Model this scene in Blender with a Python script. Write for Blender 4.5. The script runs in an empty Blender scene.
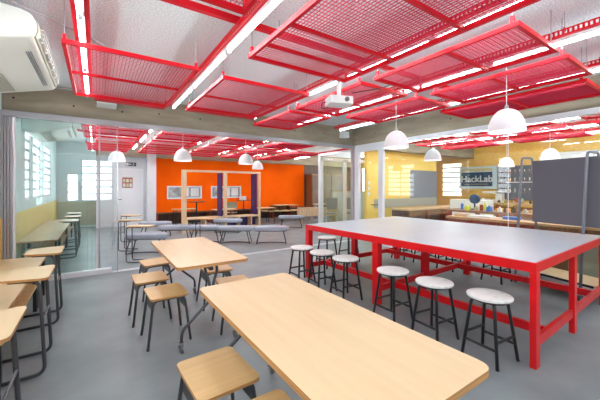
import bpy, bmesh, math, random
from mathutils import Vector, Matrix
random.seed(4)
PI = math.pi
S = bpy.context.scene
COL = S.collection
EYE = 1.45
X0 = 5.89          # glazed partition to the workshop
Y0 = 6.12          # glazed partition to the lounge
XL = -1.15         # left wall
YB = -1.3          # wall behind the photographer
XF = 12.3; YF = 12.9
ZC = 3.04; ZB = 2.57

# ------------------------------------------------------------------ materials
def mat(name, color, rough=0.5, metal=0.0, spec=0.5):
    m = bpy.data.materials.new(name); m.use_nodes = True
    b = m.node_tree.nodes['Principled BSDF']
    b.inputs['Base Color'].default_value = (*color, 1)
    b.inputs['Roughness'].default_value = rough
    b.inputs['Metallic'].default_value = metal
    b.inputs['Specular IOR Level'].default_value = spec
    return m
def noisy(name, c1, c2, scale=(1, 1, 1), nscale=6, rough=0.5, detail=5, lo=.35, hi=.65, bump=0.0, spec=0.5, c3=None, s3=1.0):
    m = mat(name, c1, rough, 0, spec); nt = m.node_tree; b = nt.nodes['Principled BSDF']
    tc = nt.nodes.new('ShaderNodeTexCoord'); mp = nt.nodes.new('ShaderNodeMapping'); mp.inputs['Scale'].default_value = scale
    nz = nt.nodes.new('ShaderNodeTexNoise'); nz.inputs['Scale'].default_value = nscale; nz.inputs['Detail'].default_value = detail
    cr = nt.nodes.new('ShaderNodeValToRGB'); cr.color_ramp.elements[0].position = lo; cr.color_ramp.elements[1].position = hi
    cr.color_ramp.elements[0].color = (*c1, 1); cr.color_ramp.elements[1].color = (*c2, 1)
    L = nt.links.new
    L(tc.outputs['Object'], mp.inputs['Vector']); L(mp.outputs['Vector'], nz.inputs['Vector']); L(nz.outputs['Fac'], cr.inputs['Fac'])
    out = cr.outputs['Color']
    if c3:
        n2 = nt.nodes.new('ShaderNodeTexNoise'); n2.inputs['Scale'].default_value = s3; n2.inputs['Detail'].default_value = 3
        L(tc.outputs['Object'], n2.inputs['Vector'])
        r2 = nt.nodes.new('ShaderNodeValToRGB'); r2.color_ramp.elements[0].position = .35; r2.color_ramp.elements[1].position = .65
        r2.color_ramp.elements[0].color = (1, 1, 1, 1); r2.color_ramp.elements[1].color = (*c3, 1)
        mx = nt.nodes.new('ShaderNodeMix'); mx.data_type = 'RGBA'; mx.blend_type = 'MULTIPLY'; mx.inputs[0].default_value = 1
        L(out, mx.inputs[6]); L(r2.outputs['Color'], mx.inputs[7]); out = mx.outputs[2]
    L(out, b.inputs['Base Color'])
    if bump:
        bp = nt.nodes.new('ShaderNodeBump'); bp.inputs['Strength'].default_value = bump; bp.inputs['Distance'].default_value = .01
        L(nz.outputs['Fac'], bp.inputs['Height']); L(bp.outputs['Normal'], b.inputs['Normal'])
    return m
def emis(name, color, strength):
    m = mat(name, (.8, .8, .8), .6); b = m.node_tree.nodes['Principled BSDF']
    b.inputs['Emission Color'].default_value = (*color, 1); b.inputs['Emission Strength'].default_value = strength
    return m
def glass(name, tint, refl, rtint=(1, 1, 1)):
    m = bpy.data.materials.new(name); m.use_nodes = True; nt = m.node_tree; nt.nodes.clear()
    o = nt.nodes.new('ShaderNodeOutputMaterial'); mx = nt.nodes.new('ShaderNodeMixShader')
    t = nt.nodes.new('ShaderNodeBsdfTransparent'); g = nt.nodes.new('ShaderNodeBsdfGlossy')
    t.inputs['Color'].default_value = (*tint, 1); g.inputs['Color'].default_value = (*rtint, 1); g.inputs['Roughness'].default_value = 0.0
    mx.inputs[0].default_value = refl
    nt.links.new(t.outputs[0], mx.inputs[1]); nt.links.new(g.outputs[0], mx.inputs[2]); nt.links.new(mx.outputs[0], o.inputs[0])
    return m

M = {}
M['floor'] = noisy('polished_concrete', (.215, .24, .25), (.305, .325, .335), (1, 1, 1), 1.8, .38, 9, .33, .67, spec=.4, c3=(.80, .82, .83), s3=5)
M['ceiling'] = noisy('sprayed_concrete', (.58, .62, .64), (.90, .95, .96), (1, 1, 1), 75, .95, 5, .34, .60, bump=.35, c3=(.88, .88, .9), s3=1.3)
M['beam'] = noisy('board_marked_concrete', (.29, .235, .17), (.41, .345, .255), (.6, .6, 3), 3, .8, 6, .3, .7, c3=(.88, .87, .86), s3=2.5)
M['red'] = mat('red_paint', (.62, .003, .014), .4, 0, .25)
M['red_mesh'] = mat('red_mesh_paint', (.60, .03, .075), .5, 0, .2)
M['table_red'] = noisy('chipped_red_paint', (.68, .002, .006), (.74, .004, .009), (1, 1, 1), 4, .3, 3)
M['maple'] = noisy('maple_ply', (.72, .52, .29), (.77, .575, .335), (9, .7, 4), 2.2, .33, 5, .3, .7, c3=(.96, .95, .93), s3=1.6)
M['maple_cross'] = noisy('maple_ply_cross', (.64, .40, .17), (.76, .49, .22), (.7, 9, 4), 2.2, .4, 5, .3, .7, c3=(.93, .9, .87), s3=3)
M['ply_edge'] = noisy('plywood_edge', (.42, .19, .06), (.60, .31, .11), (1, 1, 60), 3, .5, 3)
M['oak'] = noisy('pale_timber', (.60, .42, .25), (.70, .52, .34), (6, 6, 1), 3, .5, 4)
M['brown'] = noisy('brown_timber', (.22, .085, .03), (.34, .15, .055), (12, 12, 1), 2, .5, 4)
M['darkbrown'] = noisy('dark_brown_timber', (.07, .03, .015), (.13, .06, .03), (6, 6, 1), 3, .5, 4)
M['counter'] = noisy('counter_wood', (.55, .33, .15), (.66, .43, .22), (6, 1, 4), 3, .4, 4)
M['black'] = mat('black_steel', (.018, .018, .02), .38)
M['char'] = mat('charcoal_steel', (.055, .058, .068), .4)
M['tube'] = mat('grey_tube_steel', (.20, .215, .25), .35, .2)
M['grey_top'] = noisy('grey_laminate', (.50, .53, .60), (.56, .59, .66), (1, 1, 1), 1.6, .28, 5, .3, .7)
M['stone'] = noisy('white_terrazzo', (.66, .64, .60), (.80, .78, .75), (1, 1, 1), 22, .45, 5, .30, .46)
M['alu'] = mat('anodised_aluminium', (.42, .40, .42), .35, .35)
M['white_frame'] = mat('white_aluminium', (.78, .78, .82), .4)
M['white'] = mat('white_paint', (.74, .76, .78), .6)
M['wall_white'] = noisy('white_wall', (.62, .64, .66), (.67, .69, .71), (1, 1, 1), 3, .7, 3)
M['wall_cool'] = noisy('cool_white_wall', (.76, .83, .84), (.80, .87, .88), (1, 1, 1), 3, .7, 3)
M['beige'] = noisy('beige_dado', (.52, .50, .36), (.58, .56, .42), (1, 1, 1), 3, .7, 3)
M['orange'] = noisy('orange_wall_paint', (.92, .115, .001), (.97, .135, .001), (1, 1, 1), 1.5, .9, 3, spec=.1)
M['yellow'] = noisy('yellow_wall_paint', (.86, .58, .10), (.92, .64, .14), (1, 1, 1), 2, .5, 3)
M['ochre'] = noisy('ochre_osb', (.78, .44, .08), (.88, .54, .13), (1, 3, 3), 6, .6, 4)
M['slate'] = mat('slate_grey_board', (.105, .105, .125), .6)
M['greyboard'] = mat('mid_grey_board', (.20, .215, .25), .5)
M['purple'] = mat('purple_panel', (.045, .018, .12), .5)
M['cushion'] = noisy('lavender_grey_fabric', (.33, .35, .42), (.39, .41, .48), (1, 1, 1), 60, .85, 3)
M['plastic'] = mat('white_plastic', (.78, .77, .76), .4)
M['cream'] = mat('cream_plastic', (.76, .74, .68), .4)
M['greige'] = mat('beige_plastic', (.42, .385, .30), .5)
M['greyplastic'] = mat('grey_plastic', (.28, .29, .31), .4)
M['lamp'] = mat('white_lamp_shade', (.82, .80, .82), .35)
M['chrome'] = mat('chrome', (.6, .6, .62), .2, .9)
M['rubber'] = mat('dark_rubber', (.09, .092, .10), .5)
M['wire'] = mat('steel_wire', (.45, .45, .48), .4, .6)
M['tube_light'] = emis('lit_fluorescent_tube', (.84, .97, 1), 17)
M['tube_bright'] = emis('lit_bright_fluorescent_tube', (.86, .97, 1), 44)
M['tube_lounge'] = emis('lit_lounge_tube', (.90, .98, 1), 48)
M['bulb'] = emis('lit_lamp_bulb', (1, .98, .95), 16)
M['daylight'] = emis('daylit_window_sky', (.86, .95, 1.0), 3.6)
M['daylight_soft'] = emis('daylit_window_garden', (.95, .97, .9), 1.3)
M['added_daylight'] = emis('added_window_glow', (.88, .96, 1), 10)  # strong glow for the window added to light the lounge
M['navy'] = mat('navy_print', (.012, .05, .13), .5)
M['paleblue'] = mat('pale_blue_board', (.60, .72, .76), .5)
M['sand'] = mat('sand_print', (.62, .52, .24), .5)
M['dark_hole'] = mat('dark_recess', (.01, .01, .01), .8)
M['win_grey'] = noisy('interior_view', (.25, .26, .27), (.55, .57, .58), (1, 1, 1), 5, .3, 3)
M['blue'] = mat('blue_plastic', (.03, .16, .55), .4)
M['amber'] = mat('amber_plastic', (.85, .42, .03), .4)
M['rust'] = mat('rust_red_paint', (.32, .05, .02), .5)
M['olive'] = mat('olive_grey_cabinet', (.30, .31, .22), .6)
M['lime'] = mat('lime_plastic', (.55, .60, .05), .4)
M['glass_mirror'] = glass('tinted_reflective_glass', (.62, .76, .74), .58, (.86, .96, .94))
M['glass_lap'] = glass('lapped_glass', (.93, .96, .96), .10)
M['glass_clear'] = glass('clear_glass', (.975, .985, .985), .022)
M['glass_right'] = glass('clear_partition_glass', (.955, .975, .97), .035)
M['glass_green'] = glass('pale_green_glass', (.85, .93, .91), .07)

# ------------------------------------------------------------------ mesh kit
class MB:
    def __init__(s): s.v = []; s.f = []; s.m = []
    def add(s, vs, fs, mi=0):
        b = len(s.v); s.v += [tuple(v) for v in vs]
        for f in fs: s.f.append(tuple(b + i for i in f)); s.m.append(mi)
        return s
    def box(s, x0, x1, y0, y1, z0, z1, mi=0):
        if x0 > x1: x0, x1 = x1, x0
        if y0 > y1: y0, y1 = y1, y0
        if z0 > z1: z0, z1 = z1, z0
        vs = [(x, y, z) for z in (z0, z1) for y in (y0, y1) for x in (x0, x1)]
        return s.add(vs, [(0, 2, 3, 1), (4, 5, 7, 6), (0, 1, 5, 4), (2, 6, 7, 3), (0, 4, 6, 2), (1, 3, 7, 5)], mi)
    def bar(s, a, b, w, h=None, mi=0):
        h = h or w; a = Vector(a); b = Vector(b); d = (b - a).normalized()
        up = Vector((0, 0, 1)) if abs(d.z) < .95 else Vector((0, 1, 0))
        r = d.cross(up).normalized(); u = r.cross(d)
        vs = [p + r * (i * w / 2) + u * (j * h / 2) for p in (a, b) for i, j in ((-1, -1), (1, -1), (1, 1), (-1, 1))]
        return s.add(vs, [(3, 2, 1, 0), (4, 5, 6, 7), (0, 1, 5, 4), (1, 2, 6, 5), (2, 3, 7, 6), (3, 0, 4, 7)], mi)
    def tube(s, pts, r, n=8, mi=0, closed=False):
        P = [Vector(p) for p in pts]; N = len(P); rings = []
        prev = None
        for i, p in enumerate(P):
            if closed: d = (P[(i + 1) % N] - P[i - 1]).normalized()
            elif i == 0: d = (P[1] - P[0]).normalized()
            elif i == N - 1: d = (P[-1] - P[-2]).normalized()
            else: d = ((P[i + 1] - p).normalized() + (p - P[i - 1]).normalized()).normalized()
            if prev is None:
                up = Vector((0, 0, 1)) if abs(d.z) < .9 else Vector((1, 0, 0))
                u = d.cross(up).normalized()
            else: u = (prev - d * prev.dot(d)).normalized()
            prev = u; w = d.cross(u)
            rings.append([p + (u * math.cos(2 * PI * k / n) + w * math.sin(2 * PI * k / n)) * r for k in range(n)])
        vs = [v for R_ in rings for v in R_]; fs = []
        for i in range(N if closed else N - 1):
            a = i * n; b = ((i + 1) % N) * n
            for k in range(n): fs.append((a + k, a + (k + 1) % n, b + (k + 1) % n, b + k))
        if not closed: fs += [tuple(range(n - 1, -1, -1)), tuple((N - 1) * n + k for k in range(n))]
        return s.add(vs, fs, mi)
    def lathe(s, prof, c=(0, 0, 0), n=28, mi=0):
        vs = []; fs = []
        for r, z in prof:
            for k in range(n): vs.append((c[0] + r * math.cos(2 * PI * k / n), c[1] + r * math.sin(2 * PI * k / n), c[2] + z))
        for i in range(len(prof) - 1):
            for k in range(n): fs.append((i * n + k, i * n + (k + 1) % n, (i + 1) * n + (k + 1) % n, (i + 1) * n + k))
        if prof[0][0] > 1e-4 and prof[0] != prof[-1]: fs.append(tuple(range(n - 1, -1, -1))); fs.append(tuple((len(prof) - 1) * n + k for k in range(n)))
        return s.add(vs, fs, mi)
    def prism(s, poly, z0, z1, mi=0, mis=None):
        n = len(poly); vs = [(x, y, z0) for x, y in poly] + [(x, y, z1) for x, y in poly]
        s.add(vs, [tuple(range(n - 1, -1, -1)), tuple(range(n, 2 * n))], mi)
        s.add(vs, [(k, (k + 1) % n, n + (k + 1) % n, n + k) for k in range(n)], mi if mis is None else mis)
        return s
    def xprism(s, poly, x0, x1, mi=0):   # poly in (y,z)
        n = len(poly); vs = [(x0, y, z) for y, z in poly] + [(x1, y, z) for y, z in poly]
        return s.add(vs, [tuple(range(n)), tuple(range(2 * n - 1, n - 1, -1))] + [(k, n + k, n + (k + 1) % n, (k + 1) % n) for k in range(n)], mi)
    def yprism(s, poly, y0, y1, mi=0):   # poly in (x,z)
        n = len(poly); vs = [(x, y0, z) for x, z in poly] + [(x, y1, z) for x, z in poly]
        return s.add(vs, [tuple(range(n)), tuple(range(2 * n - 1, n - 1, -1))] + [(k, n + k, n + (k + 1) % n, (k + 1) % n) for k in range(n)], mi)
    def build(s, name, mats, parent=None, smooth=False, bevel=0):
        me = bpy.data.meshes.new(name); me.from_pydata([tuple(v) for v in s.v], [], s.f)
        if not isinstance(mats, (list, tuple)): mats = [mats]
        for m in mats: me.materials.append(M[m] if isinstance(m, str) else m)
        for p, i in zip(me.polygons, s.m): p.material_index = i
        bm = bmesh.new(); bm.from_mesh(me); bmesh.ops.recalc_face_normals(bm, faces=bm.faces)
        if bevel: bmesh.ops.bevel(bm, geom=list(bm.edges), offset=bevel, segments=2, affect='EDGES', profile=.5)
        bm.to_mesh(me); bm.free()
        if smooth:
            for p in me.polygons: p.use_smooth = len(p.vertices) <= 4
        o = bpy.data.objects.new(name, me); COL.objects.link(o)
        if parent: o.parent = parent
        return o
def rrect(x0, x1, y0, y1, r, n=5):
    pts = []
    for cx, cy, a0 in ((x1 - r, y1 - r, 0), (x0 + r, y1 - r, 90), (x0 + r, y0 + r, 180), (x1 - r, y0 + r, 270)):
        for k in range(n + 1):
            a = math.radians(a0 + 90 * k / n); pts.append((cx + r * math.cos(a), cy + r * math.sin(a)))
    return pts
def arc(pts, r, n=4):   # round the corners of a polyline
    P = [Vector(p) for p in pts]; out = [P[0]]
    for i in range(1, len(P) - 1):
        a = (P[i - 1] - P[i]); b = (P[i + 1] - P[i]); rr = min(r, a.length * .45, b.length * .45)
        p0 = P[i] + a.normalized() * rr; p1 = P[i] + b.normalized() * rr
        for k in range(n + 1):
            t = k / n; out.append(p0 * (1 - t) ** 2 + P[i] * 2 * t * (1 - t) + p1 * t * t)
    out.append(P[-1]); return out
def tag(o, label=None, cat=None, group=None, kind=None):
    if label: o['label'] = label
    if cat: o['category'] = cat
    if group: o['group'] = group
    if kind: o['kind'] = kind
    return o
def thing(name, label, cat, loc=(0, 0, 0), rz=0, group=None):
    o = bpy.data.objects.new(name, None); COL.objects.link(o); o.location = loc; o.rotation_euler = (0, 0, rz)
    o.empty_display_size = .1
    return tag(o, label, cat, group)
def struct(o): o['kind'] = 'structure'; return o
def kids(o): return [c for c in bpy.data.objects if c.parent == o]
def dup(o, loc, rz=0, label=None, group=None):
    r = o.copy(); COL.objects.link(r); r.location = loc; r.rotation_euler = (0, 0, rz)
    if label: r['label'] = label
    if group: r['group'] = group
    for ch in kids(o):
        c = ch.copy(); COL.objects.link(c); c.parent = r
        for g in kids(ch):
            d = g.copy(); COL.objects.link(d); d.parent = c
    return r

# ------------------------------------------------------------------ setting
struct(MB().box(XL - .1, XF + .2, YB - .1, YF + .2, -.1, 0).build('floor', 'floor'))
struct(MB().box(XL - .1, XF + .2, YB - .1, YF + .2, ZC, ZC + .15).build('ceiling', 'ceiling'))
b1 = struct(MB().box(XL, XF, Y0 + .02, Y0 + .30, ZB, ZC).build('trim_1', 'beam'))
b2 = struct(MB().box(X0 + .02, X0 + .28, YB, Y0 + .02, ZB, ZC).build('trim_2', 'beam'))
struct(MB().box(XL, X0, YF - .45, YF - .2, ZB - .02, ZC).build('trim_3', 'beam'))
struct(MB().box(X0, XF, YF - .45, YF - .2, ZB - .02, ZC).build('trim_4', 'beam'))
for x, z in ((-1.02, 2.78), (-.30, 2.76), (.38, 2.76), (.97, 2.80), (1.72, 2.80), (3.05, 2.82), (3.95, 2.8), (4.85, 2.82)):
    MB().tube([(x, Y0 + .025, z), (x, Y0 + .012, z)], .014, 10).build('bolt_hole', 'dark_hole', b1)
for y in (5.4, 3.4):
    MB().tube([(X0 + .025, y, 2.82), (X0 + .012, y, 2.82)], .014, 10).build('bolt_hole', 'dark_hole', b2)

# left wall with yellow dado and louvred windows
def wall_with_holes(name, axis, c0, c1, a0, a1, z0, z1, holes, m, dado=None):
    """axis 'x': wall slab between x=c0..c1 spanning a in y; holes list (a0,a1,z0,z1)"""
    mb = MB(); cuts = sorted(set([a0, a1] + [h[0] for h in holes] + [h[1] for h in holes]))
    for i in range(len(cuts) - 1):
        lo, hi = cuts[i], cuts[i + 1]; mid = (lo + hi) / 2
        hs = sorted([(h[2], h[3]) for h in holes if h[0] < mid < h[1]]); z = z0
        for h0, h1 in hs + [(z1, z1)]:
            if h0 > z:
                if axis == 'x': mb.box(c0, c1, lo, hi, z, h0)
                else: mb.box(lo, hi, c0, c1, z, h0)
            z = h1
    return struct(mb.build(name, m))
lw = [(.2, 1.7, 1.2, 2.6), (2.24, 3.4, 1.2, 2.6), (3.66, 4.3, 1.2, 2.6), (5.1, 5.6, 1.2, 2.6), (9.3, 10.97, .98, 2.6)]
wl = wall_with_holes('wall_left', 'x', XL - .1, XL, YB - .1, YF, 0, ZC, lw, 'wall_cool')
MB().box(XL, XL + .012, YB, Y0, 0.06, 1.0).build('dado_panel', 'yellow', wl)
bw = [(-.86, -.52, .95, 1.92), (-.44, .52, .95, 2.45), (2.2, 3.6, .95, 2.3), (4.2, 5.4, .95, 2.3), (6.8, 8.8, .95, 2.4), (9.4, 11.6, .95, 2.4)]  # all but the two leftmost windows are unseen, added to bring in daylight
wb = wall_with_holes('wall_back', 'y', YB - .1, YB, XL, XF, 0, ZC, bw, 'wall_cool')
MB().box(XL, X0, YB, YB + .012, 0.06, .93).build('dado_panel', 'beige', wb)
wn = 1
def slat_window(axis, c, a0, a1, z0, z1, rows, cols=1, sign=1, frame='white_frame', sky='daylight'):
    """louvred window whose pane glows as daylight, set in a wall hole; c is the outer face"""
    global wn
    r = struct(thing('window_%d' % wn, None, None)); wn += 1
    def bx(mb, lo, hi, zz0, zz1, d0, d1):
        e0, e1 = c + sign * d0, c + sign * d1
        if axis == 'x': mb.box(e0, e1, lo, hi, zz0, zz1)
        else: mb.box(lo, hi, e0, e1, zz0, zz1)
    fr = MB(); t = .035
    bx(fr, a0, a0 + t, z0, z1, .02, .07); bx(fr, a1 - t, a1, z0, z1, .02, .07)
    bx(fr, a0 + t, a1 - t, z0, z0 + t, .02, .07); bx(fr, a0 + t, a1 - t, z1 - t, z1, .02, .07)
    for k in range(1, cols):
        a = a0 + (a1 - a0) * k / cols; bx(fr, a - t / 2, a + t / 2, z0 + t, z1 - t, .02, .07)
    f = fr.build('window_frame', frame, r)
    sl = MB()
    for k in range(1, rows):
        z = z0 + (z1 - z0) * k / rows; bx(sl, a0 + t, a1 - t, z - .024, z + .024, .03, .085)
    sl.build('louvre_bar', 'greyplastic', r)
    p = MB(); bx(p, a0 + t, a1 - t, z0 + t, z1 - t, .005, .015); p.build('pane', sky, r)
    return r
for h in lw: slat_window('x', XL - .1, h[0], h[1], h[2], h[3], 7, 2 if h[1] - h[0] > 1 else 1, 1)
for h in bw: slat_window('y', YB - .1, h[0], h[1], h[2], h[3], 6 if h[1] - h[0] > .5 else 3, 1 if h[1] < 1 else 2, 1)

# far wall of the lounge: white door part, orange part, brown part
YW = YF
struct(MB().box(XL, 1.86, YW, YW + .1, 0, ZC).build('wall_far_white', 'wall_white'))
struct(MB().box(1.56, 1.86, YW - .5, YW, 0, ZC - .0).build('trim_5', 'wall_white'))
def holes_wall(): pass
ow = [(2.32, 3.68, .97, 1.49), (4.07, 5.43, .97, 1.49)]
wall_with_holes('wall_far_orange', 'y', YW, YW + .1, 1.86, 8.88, 0, ZC, ow, 'orange')
struct(MB().box(8.88, XF, YW, YW + .1, 0, ZC).build('wall_far_brown', 'darkbrown'))
for h in ow:
    r = struct(thing('window_%d' % wn, None, None)); wn += 1
    fr = MB(); a0, a1, z0, z1 = h; t = .055
    for q in ((a0, a0 + t, z0, z1), (a1 - t, a1, z0, z1), (a0 + t, a1 - t, z0, z0 + t), (a0 + t, a1 - t, z1 - t, z1)):
        fr.box(q[0], q[1], YW - .02, YW + .06, q[2], q[3])
    fr.build('window_frame', 'white', r)
    MB().box(a0 + t, a1 - t, YW + .05, YW + .06, z0 + t, z1 - t).build('pane', 'win_grey', r)
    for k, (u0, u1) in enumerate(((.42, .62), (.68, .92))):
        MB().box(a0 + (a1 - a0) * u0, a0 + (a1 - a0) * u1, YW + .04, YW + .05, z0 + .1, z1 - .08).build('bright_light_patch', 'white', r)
# white door with a small window
d = struct(thing('door_1', None, None, (0, YW, 0)))
fr = MB()
for q in ((.55, .62, 0, 2.14), (1.42, 1.49, 0, 2.14), (.62, 1.42, 2.07, 2.14)): fr.box(q[0], q[1], -.035, 0, q[2], q[3])
fr.build('door_frame', 'white_frame', d)
lf = MB().box(.62, 1.42, -.03, -.005, .01, 2.07).build('door_leaf', 'white', d)
MB().box(.80, 1.13, -.036, -.031, 1.42, 1.80).build('vision_panel', 'rust', lf)
for i in range(3):
    for j in range(2): MB().box(.82 + i * .105, .90 + i * .105, -.042, -.037, 1.45 + j * .17, 1.58 + j * .17).build('pane', 'sand' if (i + j) % 2 else 'paleblue', lf)
MB().tube([(.67, -.03, 1.0), (.67, -.075, 1.0), (.78, -.075, 1.0)], .012).build('door_handle', 'char', lf)
# right far limits
struct(MB().box(XF, XF + .1, YB, 6.5, 0, ZC).build('wall_right_low', 'ochre'))
wr = wall_with_holes('wall_right', 'x', XF, XF + .1, 6.5, YF, 0, ZC, [(6.62, 7.5, 1.05, 2.45), (8.6, 12.2, .9, 2.5)], 'ochre')
slat_window('x', XF + .1, 6.62, 7.5, 1.05, 2.45, 7, 1, -1, 'ochre', 'daylight_soft')
slat_window('x', XF + .1, 8.6, 12.2, .9, 2.5, 7, 3, -1, 'white_frame', 'added_daylight')  # added window, glows to light the orange wall
bpy.data.objects['wall_right_low'].name = 'wall_right_near'

# yellow workshop wall (jogs back past x = 10.25)
struct(MB().box(6.69, 10.25, 6.44, 6.54, 0, ZC).build('wall_yellow', 'yellow'))
struct(MB().box(10.15, 10.25, 6.54, 8.2, 0, ZC).build('wall_jog', 'yellow'))
struct(MB().box(10.25, XF, 8.1, 8.2, 0, ZC).build('wall_recess', 'ochre'))
struct(MB().box(8.74, 10.25, 6.42, 6.44, 1.08, 2.02).build('trim_6', 'greyboard'))
struct(MB().box(7.0, 10.25, 6.415, 6.44, .80, 1.08).build('trim_7', 'greige'))

# ------------------------------------------------------------------ glazed partition to the lounge
def stile(mb, x0, x1, z1=2.49): mb.box(x0, x1, Y0 - .045, Y0 + .045, 0.0, z1)
tr = struct(MB().box(XL, X0, Y0 - .07, Y0 + .05, 2.49, 2.57).build('trim_9', 'alu'))
struct(MB().box(XL, .22, Y0 - .06, Y0 + .06, 0, .075).build('trim_10', 'white_frame'))
mb = MB(); mb.box(.22, X0, Y0 - .05, Y0 - .02, 0, .006); mb.box(.22, X0, Y0 + .02, Y0 + .05, 0, .006)
struct(mb.build('trim_11', 'white_frame'))
mb = MB()
for k in range(4): mb.box(XL + .005 + k * .032, XL + .028 + k * .032, Y0 - .06 + k * .012, Y0 + .045, .075, 2.49)
struct(mb.build('trim_12', 'alu'))
g = struct(thing('window_%d' % wn, None, None)); wn += 1
MB().box(-1.01, -.99, Y0 - .02, Y0 + .02, .075, 2.49).build('window_frame', 'white_frame', g)
MB().box(-.99, .0, Y0 - .004, Y0 + .004, .075, 2.49).build('pane', 'glass_mirror', g)
g = struct(thing('window_%d' % wn, None, None)); wn += 1
mb = MB()
for x0, x1, dy in ((-.13, -.105, .02), (-.07, -.045, .03), (-.02, .0, .04), (.035, .06, .05)): mb.box(x0, x1, Y0 + dy, Y0 + dy + .02, .075, 2.49)
mb.build('window_frame', 'alu', g)
MB().box(.06, .31, Y0 - .045, Y0 - .038, .01, 2.49).build('pane', 'glass_lap', g)
MB().box(.30, .312, Y0 - .05, Y0 - .033, .006, 2.49).build('edge_profile', 'chrome', g)

# ------------------------------------------------------------------ glazed partition to the workshop
struct(MB().box(X0 - .05, X0 + .07, YB, Y0, 2.49, 2.57).build('trim_13', 'white_frame'))
struct(MB().box(X0 - .05, X0 + .05, Y0 - .02, Y0 + .10, 0, 2.57).build('trim_14', 'alu'))
struct(MB().box(X0 - .04, X0 + .04, YB, 5.10, 0, .08).build('trim_15', 'white_frame'))
d = struct(thing('door_2', None, None, (X0, 0, 0)))
mb = MB(); mb.box(-.04, .04, 5.93, 6.08, 0, 2.49); mb.box(-.04, .04, 5.10, 5.24, 0, 2.49); mb.box(-.04, .04, 5.24, 5.93, 2.38, 2.49)
mb.build('door_frame', 'white_frame', d)
MB().box(-.004, .004, 5.24, 5.93, .01, 2.38).build('pane', 'glass_right', d)
MB().tube(arc([(-.01, 5.32, 1.0), (-.07, 5.32, 1.0), (-.07, 5.45, 1.0)], .02), .012).build('door_handle', 'char', d)
MB().tube(arc([(.01, 5.32, 1.0), (.07, 5.32, 1.0), (.07, 5.2, 1.0)], .02), .012).build('door_handle', 'char', d)
for k, (y0, y1) in enumerate(((2.37, 5.10), (.2, 2.36), (YB, .19))):
    g = struct(thing('window_%d' % wn, None, None)); wn += 1
    MB().box(X0 - .004, X0 + .004, y0, y1, .08, 2.49).build('pane', 'glass_right', g)
    MB().box(X0 - .005, X0 + .005, y0 - .005, y0 + .002, .08, 2.49).build('window_frame', 'white_frame', g)

# glazed vestibule behind the corner
struct(MB().box(X0 - .03, X0 + .03, Y0 + .1, 7.72, 2.43, 2.49).build('trim_16', 'white_frame'))
g = struct(thing('window_%d' % wn, None, None)); wn += 1
mb = MB(); mb.box(X0 - .03, X0 + .03, 7.66, 7.72, 0, 2.43); mb.build('window_frame', 'white_frame', g)
MB().box(X0 - .004, X0 + .004, Y0 + .1, 7.66, .0, 2.43).build('pane', 'glass_clear', g)
g = struct(thing('window_%d' % wn, None, None)); wn += 1
mb = MB(); Yv = 7.74
for x0, x1 in ((5.95, 6.06), (6.92, 7.06), (7.30, 7.42), (8.35, 8.50)): mb.box(x0, x1, Yv - .03, Yv + .03, 0, 2.36)
mb.box(5.95, 8.50, Yv - .03, Yv + .03, 2.30, 2.40)
mb.build('window_frame', 'white_frame', g)
for x0, x1 in ((6.06, 6.92), (7.06, 7.30), (7.42, 8.35)): MB().box(x0, x1, Yv - .004, Yv + .004, 0, 2.30).build('pane', 'glass_green', g)
struct(MB().box(7.2, 7.32, 11.0, YW, 0, ZC).build('wall_lounge_side', 'darkbrown'))
bpy.data.objects.remove(bpy.data.objects['wall_lounge_side'])

# ------------------------------------------------------------------ red ceiling panels
def panel(x0, x1, y0, y1, z, cross, label, group, pitch=.030, cord=True, solid=False):
    w, l = x1 - x0, y1 - y0
    t = thing('ceiling_panel', label, 'ceiling panel', ((x0 + x1) / 2, (y0 + y1) / 2, z), 0, group)
    hw, hl = w / 2, l / 2; fr = MB(); fw, fh = .030, .038
    fr.box(-hw, hw, -hl, -hl + fw, 0, fh); fr.box(-hw, hw, hl - fw, hl, 0, fh)
    fr.box(-hw, -hw + fw, -hl + fw, hl - fw, 0, fh); fr.box(hw - fw, hw, -hl + fw, hl - fw, 0, fh)
    fr.build('panel_frame', 'red', t)
    for c in cross: MB().box(-hw + fw, hw - fw, c - (y0 + y1) / 2 - .014, c - (y0 + y1) / 2 + .014, .002, .028).build('crossbar', 'red', t)
    ms = MB(); zz = .031
    n = int((w - 2 * fw) / pitch)
    for k in range(1, n):
        x = -hw + fw + (w - 2 * fw) * k / n; ms.box(x - .0016, x + .0016, -hl + fw, hl - fw, zz, zz + .007)
    n = int((l - 2 * fw) / (pitch * 1.25))
    for k in range(1, n):
        y = -hl + fw + (l - 2 * fw) * k / n; ms.box(-hw + fw, hw - fw, y - .0014, y + .0014, zz + .001, zz + .005)
    ms.build('mesh_infill', 'red_mesh', t)
    for sx in (-1, 1):
        for sy in (-1, 1):
            cx, cy = sx * (hw - .018), sy * (hl - .05)
            MB().box(cx - .012, cx + .012, cy - .014, cy + .014, fh, fh + .055).build('hanging_lug', 'red', t)
            MB().tube([(cx, cy, fh + .03), (cx, cy, ZC - z)], .005, 6).build('hanging_rod', 'wire', t)
    return t
ZP = 2.65
G1 = 'red mesh panels over the classroom'
panel(-.24, .885, 3.20, 4.96, ZP, [4.02], 'red mesh ceiling panel beside the white air conditioner', G1)
panel(1.165, 2.34, 3.27, 4.84, ZP, [4.08], 'red mesh ceiling panel left of the projector, nearest the lounge beam', G1)
panel(1.18, 2.38, -.35, 2.64, ZP, [.45, 1.25, 1.93, 2.32], 'largest red mesh ceiling panel, high up in the middle', G1)
panel(-.24, .865, .2, 1.99, ZP, [1.1], 'red mesh ceiling panel cut by the top of the picture, left of centre', G1)
panel(2.60, 3.42, .975, 2.40, ZP, [1.55], 'red mesh ceiling panel nearest above the big red table end', G1)
panel(2.57, 3.42, 2.56, 3.98, ZP, [3.3], 'red mesh ceiling panel directly behind the white projector', G1)
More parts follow.
